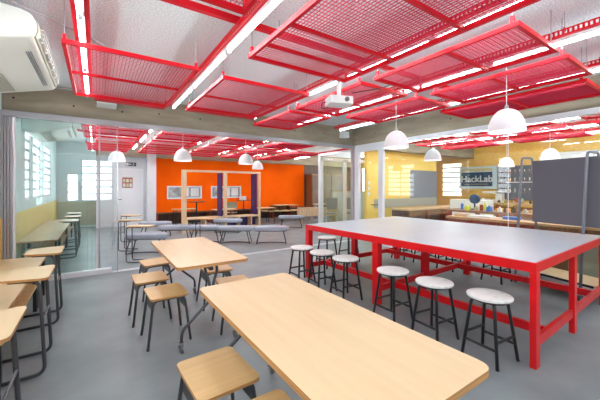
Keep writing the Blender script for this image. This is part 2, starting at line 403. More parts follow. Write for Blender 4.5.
panel(3.63, 4.42, .965, 2.36, ZP, [1.65], 'red mesh ceiling panel over the nearest white pendant lamp', G1)
panel(3.63, 4.42, 2.54, 3.98, ZP, [3.25], 'red mesh ceiling panel above the pendant lamp in front of the corner', G1)
panel(4.56, 5.42, 1.05, 2.80, ZP - .02, [1.9], 'dense red ceiling panel running along the workshop beam', G1, pitch=.012)
panel(2.57, 3.42, 4.15, 5.5, ZP, [4.8], 'small red mesh panel behind the projector near the corner', G1)
GL = 'red mesh panels over the lounge'; GH = 'red mesh panels over the workshop'
k = 0
names = ['leftmost', 'second from left', 'third from left', 'fourth from left', 'rightmost']
for r, (y0, y1) in enumerate(((6.75, 8.35), (8.75, 10.3), (10.7, 12.2))):
    for c, (x0, x1) in enumerate(((-.2, .9), (1.2, 2.4), (2.7, 3.9), (4.2, 5.4), (5.75, 7.0))):
        if r == 0 and c == 4: continue
        panel(x0, x1, y0, y1, ZP, [(y0 + y1) / 2], 'red mesh panel over the lounge, %s of the %s row from the glass' % (names[c], ('first', 'second', 'third')[r]), GL, pitch=.03 if r == 0 else .05)
for r, (x0, x1) in enumerate(((6.55, 7.3), (7.75, 8.4), (9.0, 9.7))):
    for c, (y0, y1) in enumerate(((.2, 1.7), (2.1, 3.6), (4.0, 5.5))):
        panel(x0, x1, y0, y1, ZP, [(y0 + y1) / 2], 'red mesh panel over the workshop, %s in the %s row beyond the glass' % (('nearest', 'middle', 'farthest')[c], ('first', 'second', 'third', 'fourth')[r]), GH, pitch=.05)

# ------------------------------------------------------------------ cable trays and fluorescent lights
def tray(x, y0, y1, label, group, axis='y', z=2.80):
    t = thing('cable_tray', label, 'cable tray', (x, (y0 + y1) / 2, z) if axis == 'y' else ((y0 + y1) / 2, x, z), 0 if axis == 'y' else PI / 2, group)
    L = (y1 - y0) / 2; w = .056; h = .06; mb = MB()
    mb.box(-w, w, -L, L, 0, .004)
    for s in (-1, 1):
        a, b = (s * w - .003, s * w + .003)
        mb.box(a, b, -L, L, .004, .016); mb.box(a, b, -L, L, h - .012, h)
        n = int(2 * L / .034)
        for q in range(n):
            yy = -L + 2 * L * (q + .5) / n; mb.box(a, b, yy - .008, yy + .008, .016, h - .012)
    mb.build('perforated_channel', 'red', t)
    n = max(2, int(2 * L / 1.5))
    for q in range(n + 1):
        yy = -L + .1 + (2 * L - .2) * q / n
        MB().tube([(0, yy, .0), (0, yy, ZC - z)], .004, 6).build('hanging_rod', 'wire', t)
        MB().tube([(.02 * math.cos(a), yy, .075 + .02 * math.sin(a)) for a in [i * PI / 4 for i in range(8)]], .005, 6, closed=True).build('hanging_ring', 'red', t)
    return t
def make_light(L, tm='tube_light'):
    t = thing('linear_light', 'white fluorescent batten', 'light')
    MB().box(-.024, .024, -L / 2, L / 2, .022, .055).build('housing', 'white', t)
    MB().tube([(0, -L / 2 + .02, .008), (0, L / 2 - .02, .008)], .014, 10).build('fluorescent_tube', tm, t, smooth=True)
    for s in (-1, 1): MB().box(-.016, .016, s * (L / 2 - .018) - .012, s * (L / 2 - .018) + .012, -.012, .022).build('lamp_holder', 'white', t)
    return t
light0 = {}
def lights(x, ys, L, labels, group, axis='y', z=2.745):
    tm = 'tube_light' if 'classroom' in group else ('tube_bright' if 'workshop' in group else 'tube_lounge')
    for y, lb in zip(ys, labels):
        loc = (x, y, z) if axis == 'y' else (y, x, z)
        rz = 0 if axis == 'y' else PI / 2
        if tm not in light0:
            light0[tm] = make_light(1.2, tm); o = light0[tm]; o.location = loc; o.rotation_euler = (0, 0, rz); tag(o, lb, None, group)
        else: o = dup(light0[tm], loc, rz, lb, group)
        o.scale = (1, L / 1.2, 1)
GLt = 'fluorescent battens over the classroom'
rows = [(-.10, 'over the leftmost red panel'), (1.06, 'between the two left panel rows'), (2.50, 'along the projector row'), (3.52, 'above the long side of the red table'), (4.66, 'nearest the workshop beam')]
order = ['end batten by the lounge beam', 'second batten from the lounge beam', 'third batten from the lounge beam', 'fourth batten, nearest the photographer']
for x, where in rows:
    tray(x - .0, -.6, 5.45, 'red perforated cable tray with lights, ' + where, 'red cable trays over the classroom')
    lights(x, [4.72 - k * 1.25 for k in range(5)], 1.22, ['white fluorescent ' + order[min(k, 3)] + ', ' + where for k in range(5)], GLt)
for x, nm in ((-.1, 'leftmost'), (1.06, 'second'), (2.55, 'third'), (4.05, 'fourth'), (5.55, 'fifth'), (7.6, 'rightmost')):  # the rightmost row is added to brighten the vestibule
    tray(x, 6.6, 12.2, 'red cable tray over the lounge, %s of six' % nm, 'red cable trays over the lounge')
    lights(x, [7.4, 9.2, 11.2], 1.2, ['white batten light over the lounge on the %s tray, %s the glass wall' % (nm, q) for q in ('nearest', 'midway from', 'farthest from')], 'fluorescent battens over the lounge')
lights(6.75, [-.1, 1.15], 1.22, ['crosswise white batten light just beyond the glass, left one', 'crosswise white batten light just beyond the glass, right one'], 'crosswise battens in the lounge', axis='x', z=2.68)
for x, nm in ((6.35, 'first'), (7.5, 'second'), (8.7, 'third'), (9.9, 'fourth')):
    tray(x, .0, 5.9, 'red cable tray over the workshop, %s beyond the glass' % nm, 'red cable trays over the workshop')
    lights(x, [.9, 2.4, 3.9, 5.2], 1.25, ['white batten light over the workshop on the %s tray, %s' % (nm, q) for q in ('nearest the photographer', 'second along', 'third along', 'farthest end')], 'fluorescent battens over the workshop')
o = MB().box(XL, X0, 2.50, 2.55, 2.885, 2.935).build('support_rail', 'red'); tag(o, 'long flat red rail crossing the ceiling above the middle light row', 'rail')
tray(5.10, -.02, .88, 'red perforated tray running crosswise behind the left red panel', 'crosswise red trays by the lounge beam', axis='x', z=2.66)
tray(4.98, 1.17, 2.34, 'red perforated tray running crosswise behind the panel left of the projector', 'crosswise red trays by the lounge beam', axis='x', z=2.655)
r = MB()
for x in (.36, 1.45, 3.0, 4.3): r.tube([(x, 2.525, 2.93), (x, 2.525, ZC)], .005, 6)
r.build('hanging_rod', 'wire', o)
o = MB().tube([(XL, 6.02, 2.985), (.9, 6.02, 2.985)], .016, 8).build('conduit', 'alu'); tag(o, 'grey conduit pipe under the ceiling along the lounge beam', 'pipe')
for k, (p, lb) in enumerate((([(-1.1, 3.2, 3.02), (-.5, 3.5, 3.0), (0, 3.9, 3.01), (.3, 4.3, 3.02)], 'thin white cable running under the ceiling beside the air conditioner'),
                          ([(2.6, 2.75, 2.60), (2.8, 2.5, 2.62), (3.0, 2.48, 2.70), (3.3, 2.48, 2.86)], 'black cable looping from the projector to the next tray'))):
    tag(MB().tube(arc(p, .3, 6), .006, 6).build('cable', 'wire' if k == 0 else 'black'), lb, 'cable')

# ------------------------------------------------------------------ pendant lamps
def make_pendant():
    t = thing('pendant_lamp', 'white dome pendant lamp', 'lamp')
    R_ = .176; H_ = .25; prof = []
    for k in range(11):
        a = PI / 2 * k / 10; prof.append((R_ * math.cos(a) ** .9 if k < 10 else .012, H_ * math.sin(a)))
    inner = [(max(r_ - .006, .006), z_ - .004) for r_, z_ in reversed(prof)]; inner[-1] = (R_ - .006, .0)
    MB().lathe(prof + inner + [prof[0]], (0, 0, 0), 36).build('lamp_shade', 'lamp', t, smooth=True)
    MB().lathe([(.02, .245), (.02, .28), (.008, .29), (.008, .292)], (0, 0, 0), 14).build('cord_grip', 'alu', t)
    MB().tube([(0, 0, .28), (0, 0, ZC - 2.02)], .004, 6).build('cord', 'white', t)
    pr = [(.012, .13), (.02, .115), (.045, .09), (.05, .065), (.045, .045), (.02, .028), (.001, .024)]
    MB().lathe(pr, (0, 0, 0), 16).build('bulb', 'bulb', t, smooth=True)
    return t
p0 = make_pendant()
for k, (x, y, z, lb) in enumerate(((3.69, 1.5, 2.045, 'largest white dome pendant lamp, hanging over the near end of the red table'),
        (3.64, 2.92, 2.02, 'white dome pendant lamp over the red table in front of the glass corner'),
        (1.50, 6.62, 1.99, 'white dome pendant lamp in the lounge left of the timber frame'),
        (3.05, 6.95, 2.01, 'white dome pendant lamp in the lounge before the right of the timber frame'),
        (4.27, 8.81, 2.02, 'smaller white dome pendant lamp, farther back in the lounge'),
        (.40, 8.15, 2.03, 'white dome pendant lamp in front of the white door wall'),
        (6.15, 3.95, 2.03, 'greenish white pendant lamp seen through the workshop glass'),
        (8.90, 3.62, 1.97, 'white pendant lamp in front of the tool board in the workshop'),
        (8.17, 2.48, 2.03, 'white pendant lamp behind the dark mobile board'))):
    g_ = 'white dome pendant lamps'
    if k == 0: p0.location = (x, y, z); tag(p0, lb, None, g_)
    else: dup(p0, (x, y, z), 0, lb, g_)

# ------------------------------------------------------------------ air conditioner, projector, boxes
t = thing('air_conditioner', 'large white ceiling air conditioner at the top left', 'air conditioner', (0, 0, 0))
yA, yB_ = 3.12, 4.70
prof = [(XL, 2.83), (-.60, 2.83), (-.48, 2.82), (-.42, 2.80), (-.395, 2.76), (-.39, 2.70), (-.40, 2.645), (-.43, 2.61), (-.95, 2.48), (-1.05, 2.48), (XL, 2.52)]
MB().yprism(prof, yA, yB_).build('casing', 'cream', t, bevel=.018)
v = MB(); v.yprism([(-.415, 2.635), (-.395, 2.64), (-.38, 2.70), (-.385, 2.765), (-.40, 2.78), (-.41, 2.70)], yA + .06, yB_ - .06)
v.build('outlet_surround', 'greige', t)
for k in range(3):
    z = 2.665 + k * .034
    MB().box(-.385, -.362 + .004 * k, yA + .14, yB_ - .14, z, z + .007).build('louvre', 'plastic', t)
for k in range(6):
    y = yA + .2 + k * .24; MB().box(-.385, -.362, y, y + .012, 2.65, 2.76).build('vane', 'plastic', t)
def slope_z(x): return 2.61 + (x + .43) * (.13 / .52)
gr = MB()
for k in range(9):
    x = -.9 + k * .018; z = slope_z(x) - .004; gr.box(x - .005, x + .005, yA + .1, yB_ - .1, z - .004, z + .004)
gr.build('intake_grille', 'greige', t)
pb = MB()
for x in (-.49, -.475, -.46): pb.box(x - .004, x + .004, yA + .3, yB_ - .25, slope_z(x) - .007, slope_z(x) + .002)
pb.build('trim_strip', 'greyplastic', t)

t = thing('projector', 'white projector hanging on a short pole below the red tray', 'projector', (2.35, 2.70, 2.40), math.radians(-20))
MB().prism(rrect(-.14, .14, -.11, .11, .025), 0, .085).build('housing', 'plastic', t, bevel=.004)
MB().tube([(0, 0, .085), (0, 0, .30)], .024, 14).build('mount_pole', 'plastic', t, smooth=True)
MB().box(-.06, .06, -.05, .05, .30, .315).build('mount_plate', 'plastic', t)
MB().tube([(.055, -.11, .045), (.055, -.125, .045)], .026, 16).build('lens', 'rubber', t)
mb = MB()
for k in range(5): mb.box(.141, .144, -.07 + k * .03, -.055 + k * .03, .02, .06)
mb.build('air_vent', 'greyplastic', t)
MB().tube(arc([(-.14, .05, .04), (-.19, .05, .03), (-.2, .04, -.05), (-.13, 0, -.03)], .04), .005, 6).build('power_cord', 'black', t)
MB().tube([(-.17, -.02, ZC - 2.40), (-.17, -.02, .4)], .003, 6).build('hanging_rod', 'wire', t)
t = thing('wall_speaker', 'small white box fixed to the beam at the glass corner', 'speaker', (5.45, Y0 - .05, 2.74))
MB().box(-.11, .11, -.10, .05, 0, .17).build('housing', 'plastic', t, bevel=.01)
MB().box(-.02, .02, .05, .07, .05, .12).build('mounting_bracket', 'greyplastic', t)
t = thing('wifi_router', 'small white wedge shaped device on the lounge beam below the left red panel', 'device', (.15, Y0 - .02, 2.78))
MB().xprism([(0.03, 0), (-.13, .04), (-.08, .15), (.03, .15)], -.14, .14).build('housing', 'plastic', t, bevel=.006)
MB().box(-.04, .04, .0, .035, .13, .15).build('mounting_bracket', 'greyplastic', t)

# ------------------------------------------------------------------ big red table
t = thing('red_worktable', 'large red steel worktable with a light grey top', 'table', (2.895, .965, 0), math.radians(1.6))
W, L, Hh = 2.32, 3.08, .85
fr = MB(); e = .012
for (a0, a1, b0, b1) in ((0, W, 0, .045), (0, W, L - .045, L), (0, .045, .045, L - .045), (W - .045, W, .045, L - .045)): fr.box(a0, a1, b0, b1, Hh - .085, Hh - .004)
fr.build('apron', 'table_red', t, bevel=.002)
mx = 1.07; my = L / 2 + .0
tp = MB()
for (a0, a1) in ((.012, mx - .002), (mx + .002, W - .012)):
    for (b0, b1) in ((.012, my - .002), (my + .002, L - .012)): tp.box(a0, a1, b0, b1, Hh - .025, Hh)
tp.build('tabletop', 'grey_top', t)
lg = .085
for xx in (0, mx - .04, W - lg):
    for yy, d_ in ((0, lg), (1.60, lg), (L - lg, lg)):
        ww = lg
        MB().box(xx, xx + ww, yy + (0 if yy else 0), yy + d_ * .55 if yy in (0,) else yy + d_, 0, Hh - .085).build('leg', 'table_red', t, bevel=.002)
def rail(a, b, z=.195, w=.035, h=.075): MB().bar((a[0], a[1], z), (b[0], b[1], z), w, h).build('rail', 'table_red', t)
for yy in (.03, 1.64, L - .04): rail((lg if yy != 5 else 0, yy), (W - lg, yy))
for xx in (.36, W - .36):
    for a, b in ((.05, 1.64), (1.68, L - .06)): rail((xx, a), (xx, b))

# ------------------------------------------------------------------ round stools
def make_stool():
    t = thing('round_stool', '', 'stool')
    MB().lathe([(.001, .512), (.165, .512), (.172, .518), (.172, .530), (.168, .535), (.001, .535)], n=36).build('seat', 'stone', t)
    MB().lathe([(.001, .496), (.150, .496), (.165, .512), (.001, .512)], n=30).build('seat_rim', 'black', t)
    for a in range(4):
        an = PI / 4 + a * PI / 2; c, s = math.cos(an), math.sin(an)
        pts = arc([(.06 * c, .06 * s, .490), (.135 * c, .135 * s, .490), (.21 * c, .21 * s, 0)], .05, 5)
        MB().tube(pts, .0135, 8).build('leg', 'black', t, smooth=True)
    def pt(a, z):
        an = PI / 4 + a * PI / 2; r_ = .135 + (.075) * (.490 - z) / .490; return (r_ * math.cos(an), r_ * math.sin(an), z)
    for a, z in ((0, .20), (1, .14), (2, .20), (3, .14)):
        MB().tube([pt(a, z), pt((a + 1) % 4, z)], .0115, 8).build('stretcher', 'black', t)
    return t
s0 = make_stool()
G = 'round white topped stools at the red table'
sp = [(2.79, 1.265, 'nearest round stool at the red table, beside its near leg'),
      (2.735, 1.74, 'second nearest round stool along the near side of the red table'),
      (2.73, 2.235, 'third round stool along the near side, right of the middle leg pair'),
      (2.70, 2.97, 'round stool just left of the middle leg pair of the red table'),
      (2.66, 3.42, 'round stool in the left group, second from the middle legs'),
      (2.62, 3.87, 'round stool at the near left corner of the red table'),
      (3.52, 4.37, 'round stool behind the left end of the red table, beside its corner leg'),
      (4.08, 4.40, 'round stool at the left end of the red table, mostly hidden by it'),
      (5.2, 4.02, 'far side round stool, left of the three seen under the table'),
      (5.2, 3.5, 'far side round stool, middle of the three seen under the table'),
      (5.2, 3.02, 'far side round stool, right of the three seen under the table'),
      (5.16, 2.24, 'round stool on the far side beside the wheeled board')]
for k, (x, y, lb) in enumerate(sp):
    rz = random.uniform(-.12, .12)
    if k == 0: s0.location = (x, y, 0); s0.rotation_euler = (0, 0, -.1); tag(s0, lb, None, G)
    else: dup(s0, (x, y, 0), rz, lb, G)

# ------------------------------------------------------------------ maple folding tables on castors
def make_table(x0, x1, y0, y1, label):
    cx, cy = (x0 + x1) / 2, (y0 + y1) / 2; hw, hl = (x1 - x0) / 2, (y1 - y0) / 2
    t = thing('folding_table', label, 'table', (cx, cy, 0), 0, 'maple folding tables on castors')
    tp = MB().prism(rrect(-hw, hw, -hl, hl, .05, 6), .733, .76, 0, 1); tp.build('tabletop', ['maple', 'ply_edge'], t)
    for s in (-1, 1):
        y = s * (hl - .06)
        for d_ in (-1, 1):
            MB().tube(arc([(d_ * .055, y - s * .10, .728), (d_ * .055, y - s * .06, .66), (d_ * .014 - .02, y, .56), (d_ * .014 - .02, y, .40)], .08, 5), .013, 8).build('upright', 'char', t, smooth=True)
            MB().tube(arc([(-.02, y, .43), (d_ * .03 - .03, y, .385), (d_ * .245 - .04, y + s * .02, .20), (d_ * .25 - .04, y + s * .02, .10)], .06, 5), .0135, 8).build('foot', 'char', t, smooth=True)
            cxx = d_ * .25 - .04; cyy = y + s * .02
            c = MB().tube([(cxx, cyy, .078), (cxx, cyy, .105)], .019, 12).build('castor', 'chrome', t)
            MB().tube([(cxx - .011, cyy + .02, .032), (cxx + .011, cyy + .02, .038)], .038, 18).build('wheel', 'rubber', c, smooth=False)
            MB().tube([(cxx - .015, cyy + .02, .032), (cxx + .015, cyy + .02, .038)], .027, 14).build('hub_cap', 'chrome', c)
            MB().bar((cxx, cyy + .0, .075), (cxx, cyy + .02, .032), .036, .008).build('fork', 'chrome', c)
        MB().box(-.12, .12, y - s * .15, y - s * .05, .722, .733).build('mounting_plate', 'black', t)
    MB().bar((0, -hl + .12, .69), (0, hl - .12, .69), .03, .05).build('spine', 'char', t)
    return t
make_table(.58, 1.27, .56, 2.12, 'nearest maple folding table with rounded corners, filling the foreground')
make_table(.575, 1.235, 2.73, 4.27, 'maple folding table behind the foreground one, nearer the lounge')

# ------------------------------------------------------------------ square maple stools
def make_sq():
    t = thing('square_stool', '', 'stool')
    MB().prism(rrect(-.165, .165, -.20, .20, .035, 5), .432, .45, 0, 1).build('seat', ['maple_cross', 'ply_edge'], t)
    for s in (-1, 1):
        y = s * .15
        for d_ in (-1, 1):
            MB().tube(arc([(0, y, .418), (d_ * .135, y, .418), (d_ * .185, y + s * .03, 0)], .05, 5), .012, 8).build('leg', 'char', t, smooth=True)
    for d_ in (-1, 1): MB().box(d_ * .138 - .003, d_ * .138 + .003, -.145, .145, .31, .415).build('side_plate', 'char', t)
    MB().box(-.10, .10, -.15, .15, .424, .432).build('seat_support', 'char', t)
    return t
q0 = make_sq(); G = 'square maple stools around the folding tables'
for k, (x, y, rz, lb) in enumerate(((.55, 1.64, .05, 'square maple stool in the foreground, fully seen beside the nearest table'),
        (.60, 1.12, 0, 'square maple stool cut off by the bottom edge of the picture'),
        (.56, 3.17, .03, 'square maple stool on the left of the second table, nearest'),
        (.50, 3.76, .02, 'square maple stool on the left of the second table, behind the nearest'),
        (.66, 4.50, .1, 'square maple stool at the far left corner of the second table'),
        (1.24, 3.76, -.05, 'square maple stool under the right side of the second table'),
        (1.22, 3.08, -.08, 'square maple stool between the two folding tables on the right side'))):
    if k == 0: q0.location = (x, y, 0); q0.rotation_euler = (0, 0, rz); tag(q0, lb, None, G)
    else: dup(q0, (x, y, 0), rz, lb, G)

# ------------------------------------------------------------------ long table and side tables along the left wall
t = thing('long_table', 'long low maple table with a lower shelf along the left wall', 'table', (XL + .02, 0, 0))
for a, b in ((1.2, 3.0), (3.01, 4.72), (4.73, 5.36)):
    MB().prism(rrect(.02, .57, a, b, .01, 2), .492, .52, 0, 1).build('tabletop', ['maple', 'ply_edge'], t)
    MB().box(.08, .565, a + .03, b - .03, .30, .32).build('shelf', 'maple_cross', t)
    for x in (.1, .54):
        for y in (a + .05, b - .05): MB().box(x - .018, x + .018, y - .018, y + .018, 0, .492).build('leg', 'black', t)
def make_side():
    t = thing('side_table', '', 'side table')
    top = []
    for (x, y), r_ in (((-.16, -.17), .06), ((.15, -.25), .06), ((.15, .25), .06), ((-.16, .17), .06)): top.append((x, y))
    P_ = [Vector((x, y, 0)) for x, y in top]; poly = []
    for i in range(4):
        p = P_[i]; a = (P_[i - 1] - p).normalized() * .06; b = (P_[(i + 1) % 4] - p).normalized() * .06
        for k in range(6):
            u = k / 5; w = (p + a) * (1 - u) ** 2 + p * 2 * u * (1 - u) + (p + b) * u * u; poly.append((w.x, w.y))
    MB().prism(poly, .742, .76, 0, 1).build('tabletop', ['maple', 'ply_edge'], t)
    for s in (-1, 1):
        y = s * .20
        MB().tube(arc([(-.10, y * .6, .73), (.09, y * .9, .73), (.125, y, .02), (-.24, y, .012)], .07, 6), .013, 8).build('sled_leg', 'char', t, smooth=True)
    MB().tube([(-.22, -.2, .012), (-.22, .2, .012)], .011, 8).build('floor_bar', 'char', t)
    MB().tube([(.11, -.195, .42), (.11, .195, .42)], .009, 8).build('cross_tube', 'char', t)
    return t
c0 = make_side(); G = 'small maple side tables on sled legs along the left wall table'
for k, (x, y, lb) in enumerate(((-.455, 4.30, 'maple side table on sled legs nearest the lounge glass, at the left wall'),
        (-.45, 3.24, 'middle maple side table on sled legs beside the left wall table'),
        (-.48, 2.13, 'maple side table cut by the left edge of the picture, lowest of three'))):
    if k == 0: c0.location = (x, y, 0); tag(c0, lb, None, G)
    else: dup(c0, (x, y, 0), 0, lb, G)

# ------------------------------------------------------------------ lounge benches
def make_bench():
    t = thing('lounge_bench', '', 'bench')
    poly = [(.455 * math.copysign(abs(math.cos(a)) ** .55, math.cos(a)), .19 * math.copysign(abs(math.sin(a)) ** .75, math.sin(a)) - .03 * math.cos(a) ** 2) for a in [i * PI / 16 for i in range(32)]]
    m = MB(); n = len(poly); vs = []
    for sc, z in ((.94, .335), (1, .355), (1, .42), (.95, .438)): vs += [(x * sc, y * sc, z) for x, y in poly]
    fs = [tuple(range(n - 1, -1, -1)), tuple(range(3 * n, 4 * n))]
    for j in range(3): fs += [(j * n + k, j * n + (k + 1) % n, (j + 1) * n + (k + 1) % n, (j + 1) * n + k) for k in range(n)]
    m.add(vs, fs).build('seat_cushion', 'cushion', t, smooth=True)
    MB().prism([(x * .9, y * .85) for x, y in poly], .322, .335).build('seat_board', 'darkbrown', t)
    for s in (-1, 1):
        MB().tube(arc([(s * .30, -.13, .322), (s * .38, -.17, .01), (s * .34, 0, .01), (s * .38, .17, .01), (s * .30, .13, .322)], .05, 4), .0125, 8).build('sled_leg', 'char', t, smooth=True)
    MB().tube(arc([(-.34, 0, .011), (-.1, .08, .011), (.1, .08, .011), (.34, 0, .011)], .1, 4), .011, 6).build('floor_bar', 'char', t)
    return t
be = make_bench(); G = 'grey lounge benches on wire frames'
bl = [(.93, 7.40, 'grey lounge bench with small tables around it, leftmost and nearest'),
      (1.76, 8.50, 'grey lounge bench standing before the left post of the timber frame'),
      (2.42, 8.05, 'grey lounge bench second in the curved row from the left post'),
      (3.03, 7.52, 'grey lounge bench in the middle of the curved row'),
      (3.77, 6.96, 'grey lounge bench at the right end of the curved row, nearest the red table'),
      (3.50, 9.35, 'grey lounge bench right in front of the timber frame base'),
      (5.78, 9.20, 'grey lounge bench alone before the right part of the orange wall'),
      (1.45, 9.75, 'grey lounge bench against the white column beside the orange wall')]
for k, (x, y, lb) in enumerate(bl):
    rz = math.radians(-33.8 + (3, 5, -3, 0, 4, -2, 0, 6)[k])
    if k == 0: be.location = (x, y, 0); be.rotation_euler = (0, 0, rz); tag(be, lb, None, G)
    else: dup(be, (x, y, 0), rz, lb, G)
def make_ct():
    t = thing('lounge_side_table', '', 'side table')
    MB().prism(rrect(-.24, .24, -.14, .14, .05, 5), .682, .70, 0, 1).build('tabletop', ['maple', 'ply_edge'], t)
    for s in (-1, 1): MB().tube(arc([(.05, s * .1, .675), (-.21, s * .11, .675), (-.21, s * .12, .012), (.1, s * .12, .012)], .05, 4), .010, 8).build('sled_leg', 'char', t, smooth=True)
    MB().tube([(-.21, -.115, .4), (-.21, .115, .4)], .008, 6).build('cross_tube', 'char', t)
    return t
ct = make_ct(); G = 'small maple side tables standing over the lounge benches'
for k, (x, y, lb) in enumerate(((.72, 6.66, 'small lounge side table with a maple top, nearest the leftmost bench'),
        (.66, 7.95, 'small lounge side table behind the leftmost bench'),
        (.78, 9.25, 'small lounge side table before the white door, farthest back'),
        (2.20, 7.35, 'small lounge side table in front of the curved bench row'))):
    rz = math.radians(-30 - 4 * k)
    if k == 0: ct.location = (x, y, 0); ct.rotation_euler = (0, 0, rz); tag(ct, lb, None, G)
    else: dup(ct, (x, y, 0), rz, lb, G)
# high round tables by the frame
def make_round():
    t = thing('pedestal_table', '', 'table')
    MB().lathe([(.001, .90), (.30, .90), (.305, .91), (.30, .92), (.001, .92)], n=28).build('tabletop', 'darkbrown', t)
    MB().tube([(0, 0, .02), (0, 0, .90)], .025, 10).build('pedestal', 'black', t)
    MB().lathe([(.001, 0), (.22, 0), (.21, .015), (.03, .03), (.001, .03)], n=20).build('base_plate', 'black', t)
    return t
rt = make_round(); rt.location = (3.05, 11.35, 0); tag(rt, 'dark pedestal table seen inside the timber frame, left bay', None, 'dark pedestal tables by the timber frame')
dup(rt, (5.0, 11.6, 0), 0, 'dark pedestal table seen inside the timber frame, right bay')
# low maple tables by the orange wall
def make_low():
    t = thing('low_table', '', 'table')
    MB().prism(rrect(-.42, .42, -.3, .3, .05, 4), .60, .63, 0, 1).build('tabletop', ['maple', 'ply_edge'], t)
    for x in (-.35, .35):
        for y in (-.23, .23): MB().tube([(x, y, 0), (x * .95, y * .9, .60)], .014, 8).build('leg', 'black', t)
    return t
lt = make_low(); G = 'low maple tables near the orange wall'
for k, (x, y, lb) in enumerate(((2.75, 11.9, 'low maple table against the orange wall, left of the frame post'),
        (3.95, 10.95, 'low maple table behind the left bay of the frame'),
        (5.55, 10.9, 'low maple table in the right bay of the frame'),
        (7.35, 12.0, 'low maple table right of the frame, by the cubby shelves'))):
    if k == 0: lt.location = (x, y, 0); tag(lt, lb, None, G)
    else: dup(lt, (x, y, 0), 0, lb, G)
# timber frame with purple fins
t = thing('timber_frame', 'free standing pale timber frame with purple side panels', 'frame', (2.24, 10.0, 0))
for x, w in ((0, .14), (1.37, .10), (2.66, .07)): MB().box(x, x + w, 0, .09, 0, 1.93).build('post', 'oak', t)
MB().box(0, 2.73, 0, .09, 1.93, 1.995).build('top_beam', 'oak', t)
for x in (1.33, 2.62): MB().box(x - .03, x + .02, .12, .53, .45, 1.93).build('purple_panel', 'purple', t)
for z in (.40, .02): MB().box(.14, 2.66, .0, .5, z, z + .045).build('base_board', 'oak', t)
for x in (.14, .72, 1.90, 2.35): MB().box(x, x + .04, .0, .5, .065, .40).build('divider', 'oak', t)
for a, b in ((1.47, 1.90), (1.94, 2.35), (2.39, 2.66)): MB().box(a, b, .3, .32, .065, .40).build('back_panel', 'purple', t)
# chair within frame
def make_chair():
    t = thing('cafe_chair', '', 'chair')
    MB().prism(rrect(-.2, .2, -.2, .2, .05, 4), .44, .455).build('seat', 'oak', t)
    MB().xprism([(.17, .60), (.19, .60), (.23, .84), (.21, .84)], -.2, .2).build('backrest', 'olive', t)
    for x in (-.17, .17):
        MB().tube([(x, -.17, .44), (x * 1.1, -.2, 0)], .011, 8).build('leg', 'black', t)
        MB().tube([(x * 1.1, .22, 0), (x, .17, .44), (x, .21, .82)], .011, 8).build('leg', 'black', t)
    return t
ch = make_chair(); ch.location = (4.45, 11.5, 0); ch.rotation_euler = (0, 0, -.4); tag(ch, 'small cafe chair seen through the right bay of the timber frame')
tag(MB().prism(rrect(-.12, .12, -.09, .09, .02), 0, .16).build('paper_box', 'plastic'), 'white box on the dark pedestal table in the right bay', 'box')
bpy.data.objects['paper_box'].location = (4.95, 11.58, .92)
# low plinth and cubbies along the orange wall
t = thing('wall_bench', 'dark low bench running along the foot of the orange wall', 'bench', (1.9, YW - .5, 0))
MB().box(0, 6.9, 0, .5, .42, .46).build('bench_top', 'darkbrown', t)
for k in range(8): MB().box(k * .98, k * .98 + .04, .02, .5, 0, .42).build('divider', 'rust', t)
MB().box(0, 6.9, .46, .5, 0, .42).build('back_panel', 'darkbrown', t)
t = thing('cubby_shelf', 'low maple cubby shelf right of the timber frame', 'shelf', (5.75, 11.2, 0), math.radians(-8))
MB().box(0, 2.2, 0, .45, .42, .46).build('shelf_top', 'maple', t)
for k in range(4): MB().tube([(.1 + k * .66, .05, 0), (.1 + k * .66, .05, .42)], .012, 6).build('leg', 'black', t)
for k in range(3): MB().box(.35 + .4 * k, .39 + .4 * k, .1, .45, .46, .66).build('divider', 'darkbrown', t)
MB().box(.35, 1.19, .40, .44, .46, .66).build('back_panel', 'brown', t)
MB().box(.55, 1.2, .1, .45, .66, .69).build('upper_board', 'maple', t)
t = thing('wooden_trough', 'pale wooden box bench in front of the right end of the orange wall', 'bench', (6.6, 9.95, 0), math.radians(-25))
MB().box(0, 1.6, 0, .5, .30, .62).build('box_body', 'oak', t, bevel=.006)
for x in (.1, 1.45): MB().box(x, x + .06, .05, .45, 0, .30).build('leg', 'oak', t)
# exit sign and switches
t = thing('exit_sign', 'small dark exit sign with white running figure and arrow', 'sign', (1.08, YW - .03, 2.22))
MB().box(-.17, .17, 0, .02, 0, .14).build('sign_plate', 'char', t)
mb = MB(); mb.tube([(.085, -.003, .105), (.085, -.006, .105)], .015, 8); mb.bar((.08, -.004, .09), (.07, -.004, .055), .006, .016); mb.bar((.07, -.004, .055), (.095, -.004, .02), .006, .012); mb.bar((.07, -.004, .055), (.045, -.004, .03), .006, .012); mb.bar((.08, -.004, .085), (.11, -.004, .07), .006, .010)
mb.build('figure', 'white', t)
mb = MB(); mb.bar((-.06, -.004, .07), (.02, -.004, .07), .006, .02); mb.bar((-.06, -.004, .07), (-.03, -.004, .10), .006, .016); mb.bar((-.06, -.004, .07), (-.03, -.004, .04), .006, .016)
mb.build('arrow', 'white', t)
MB().box(-.16, -.08, -.004, 0, .02, .12).build('door_symbol', 'white', t)
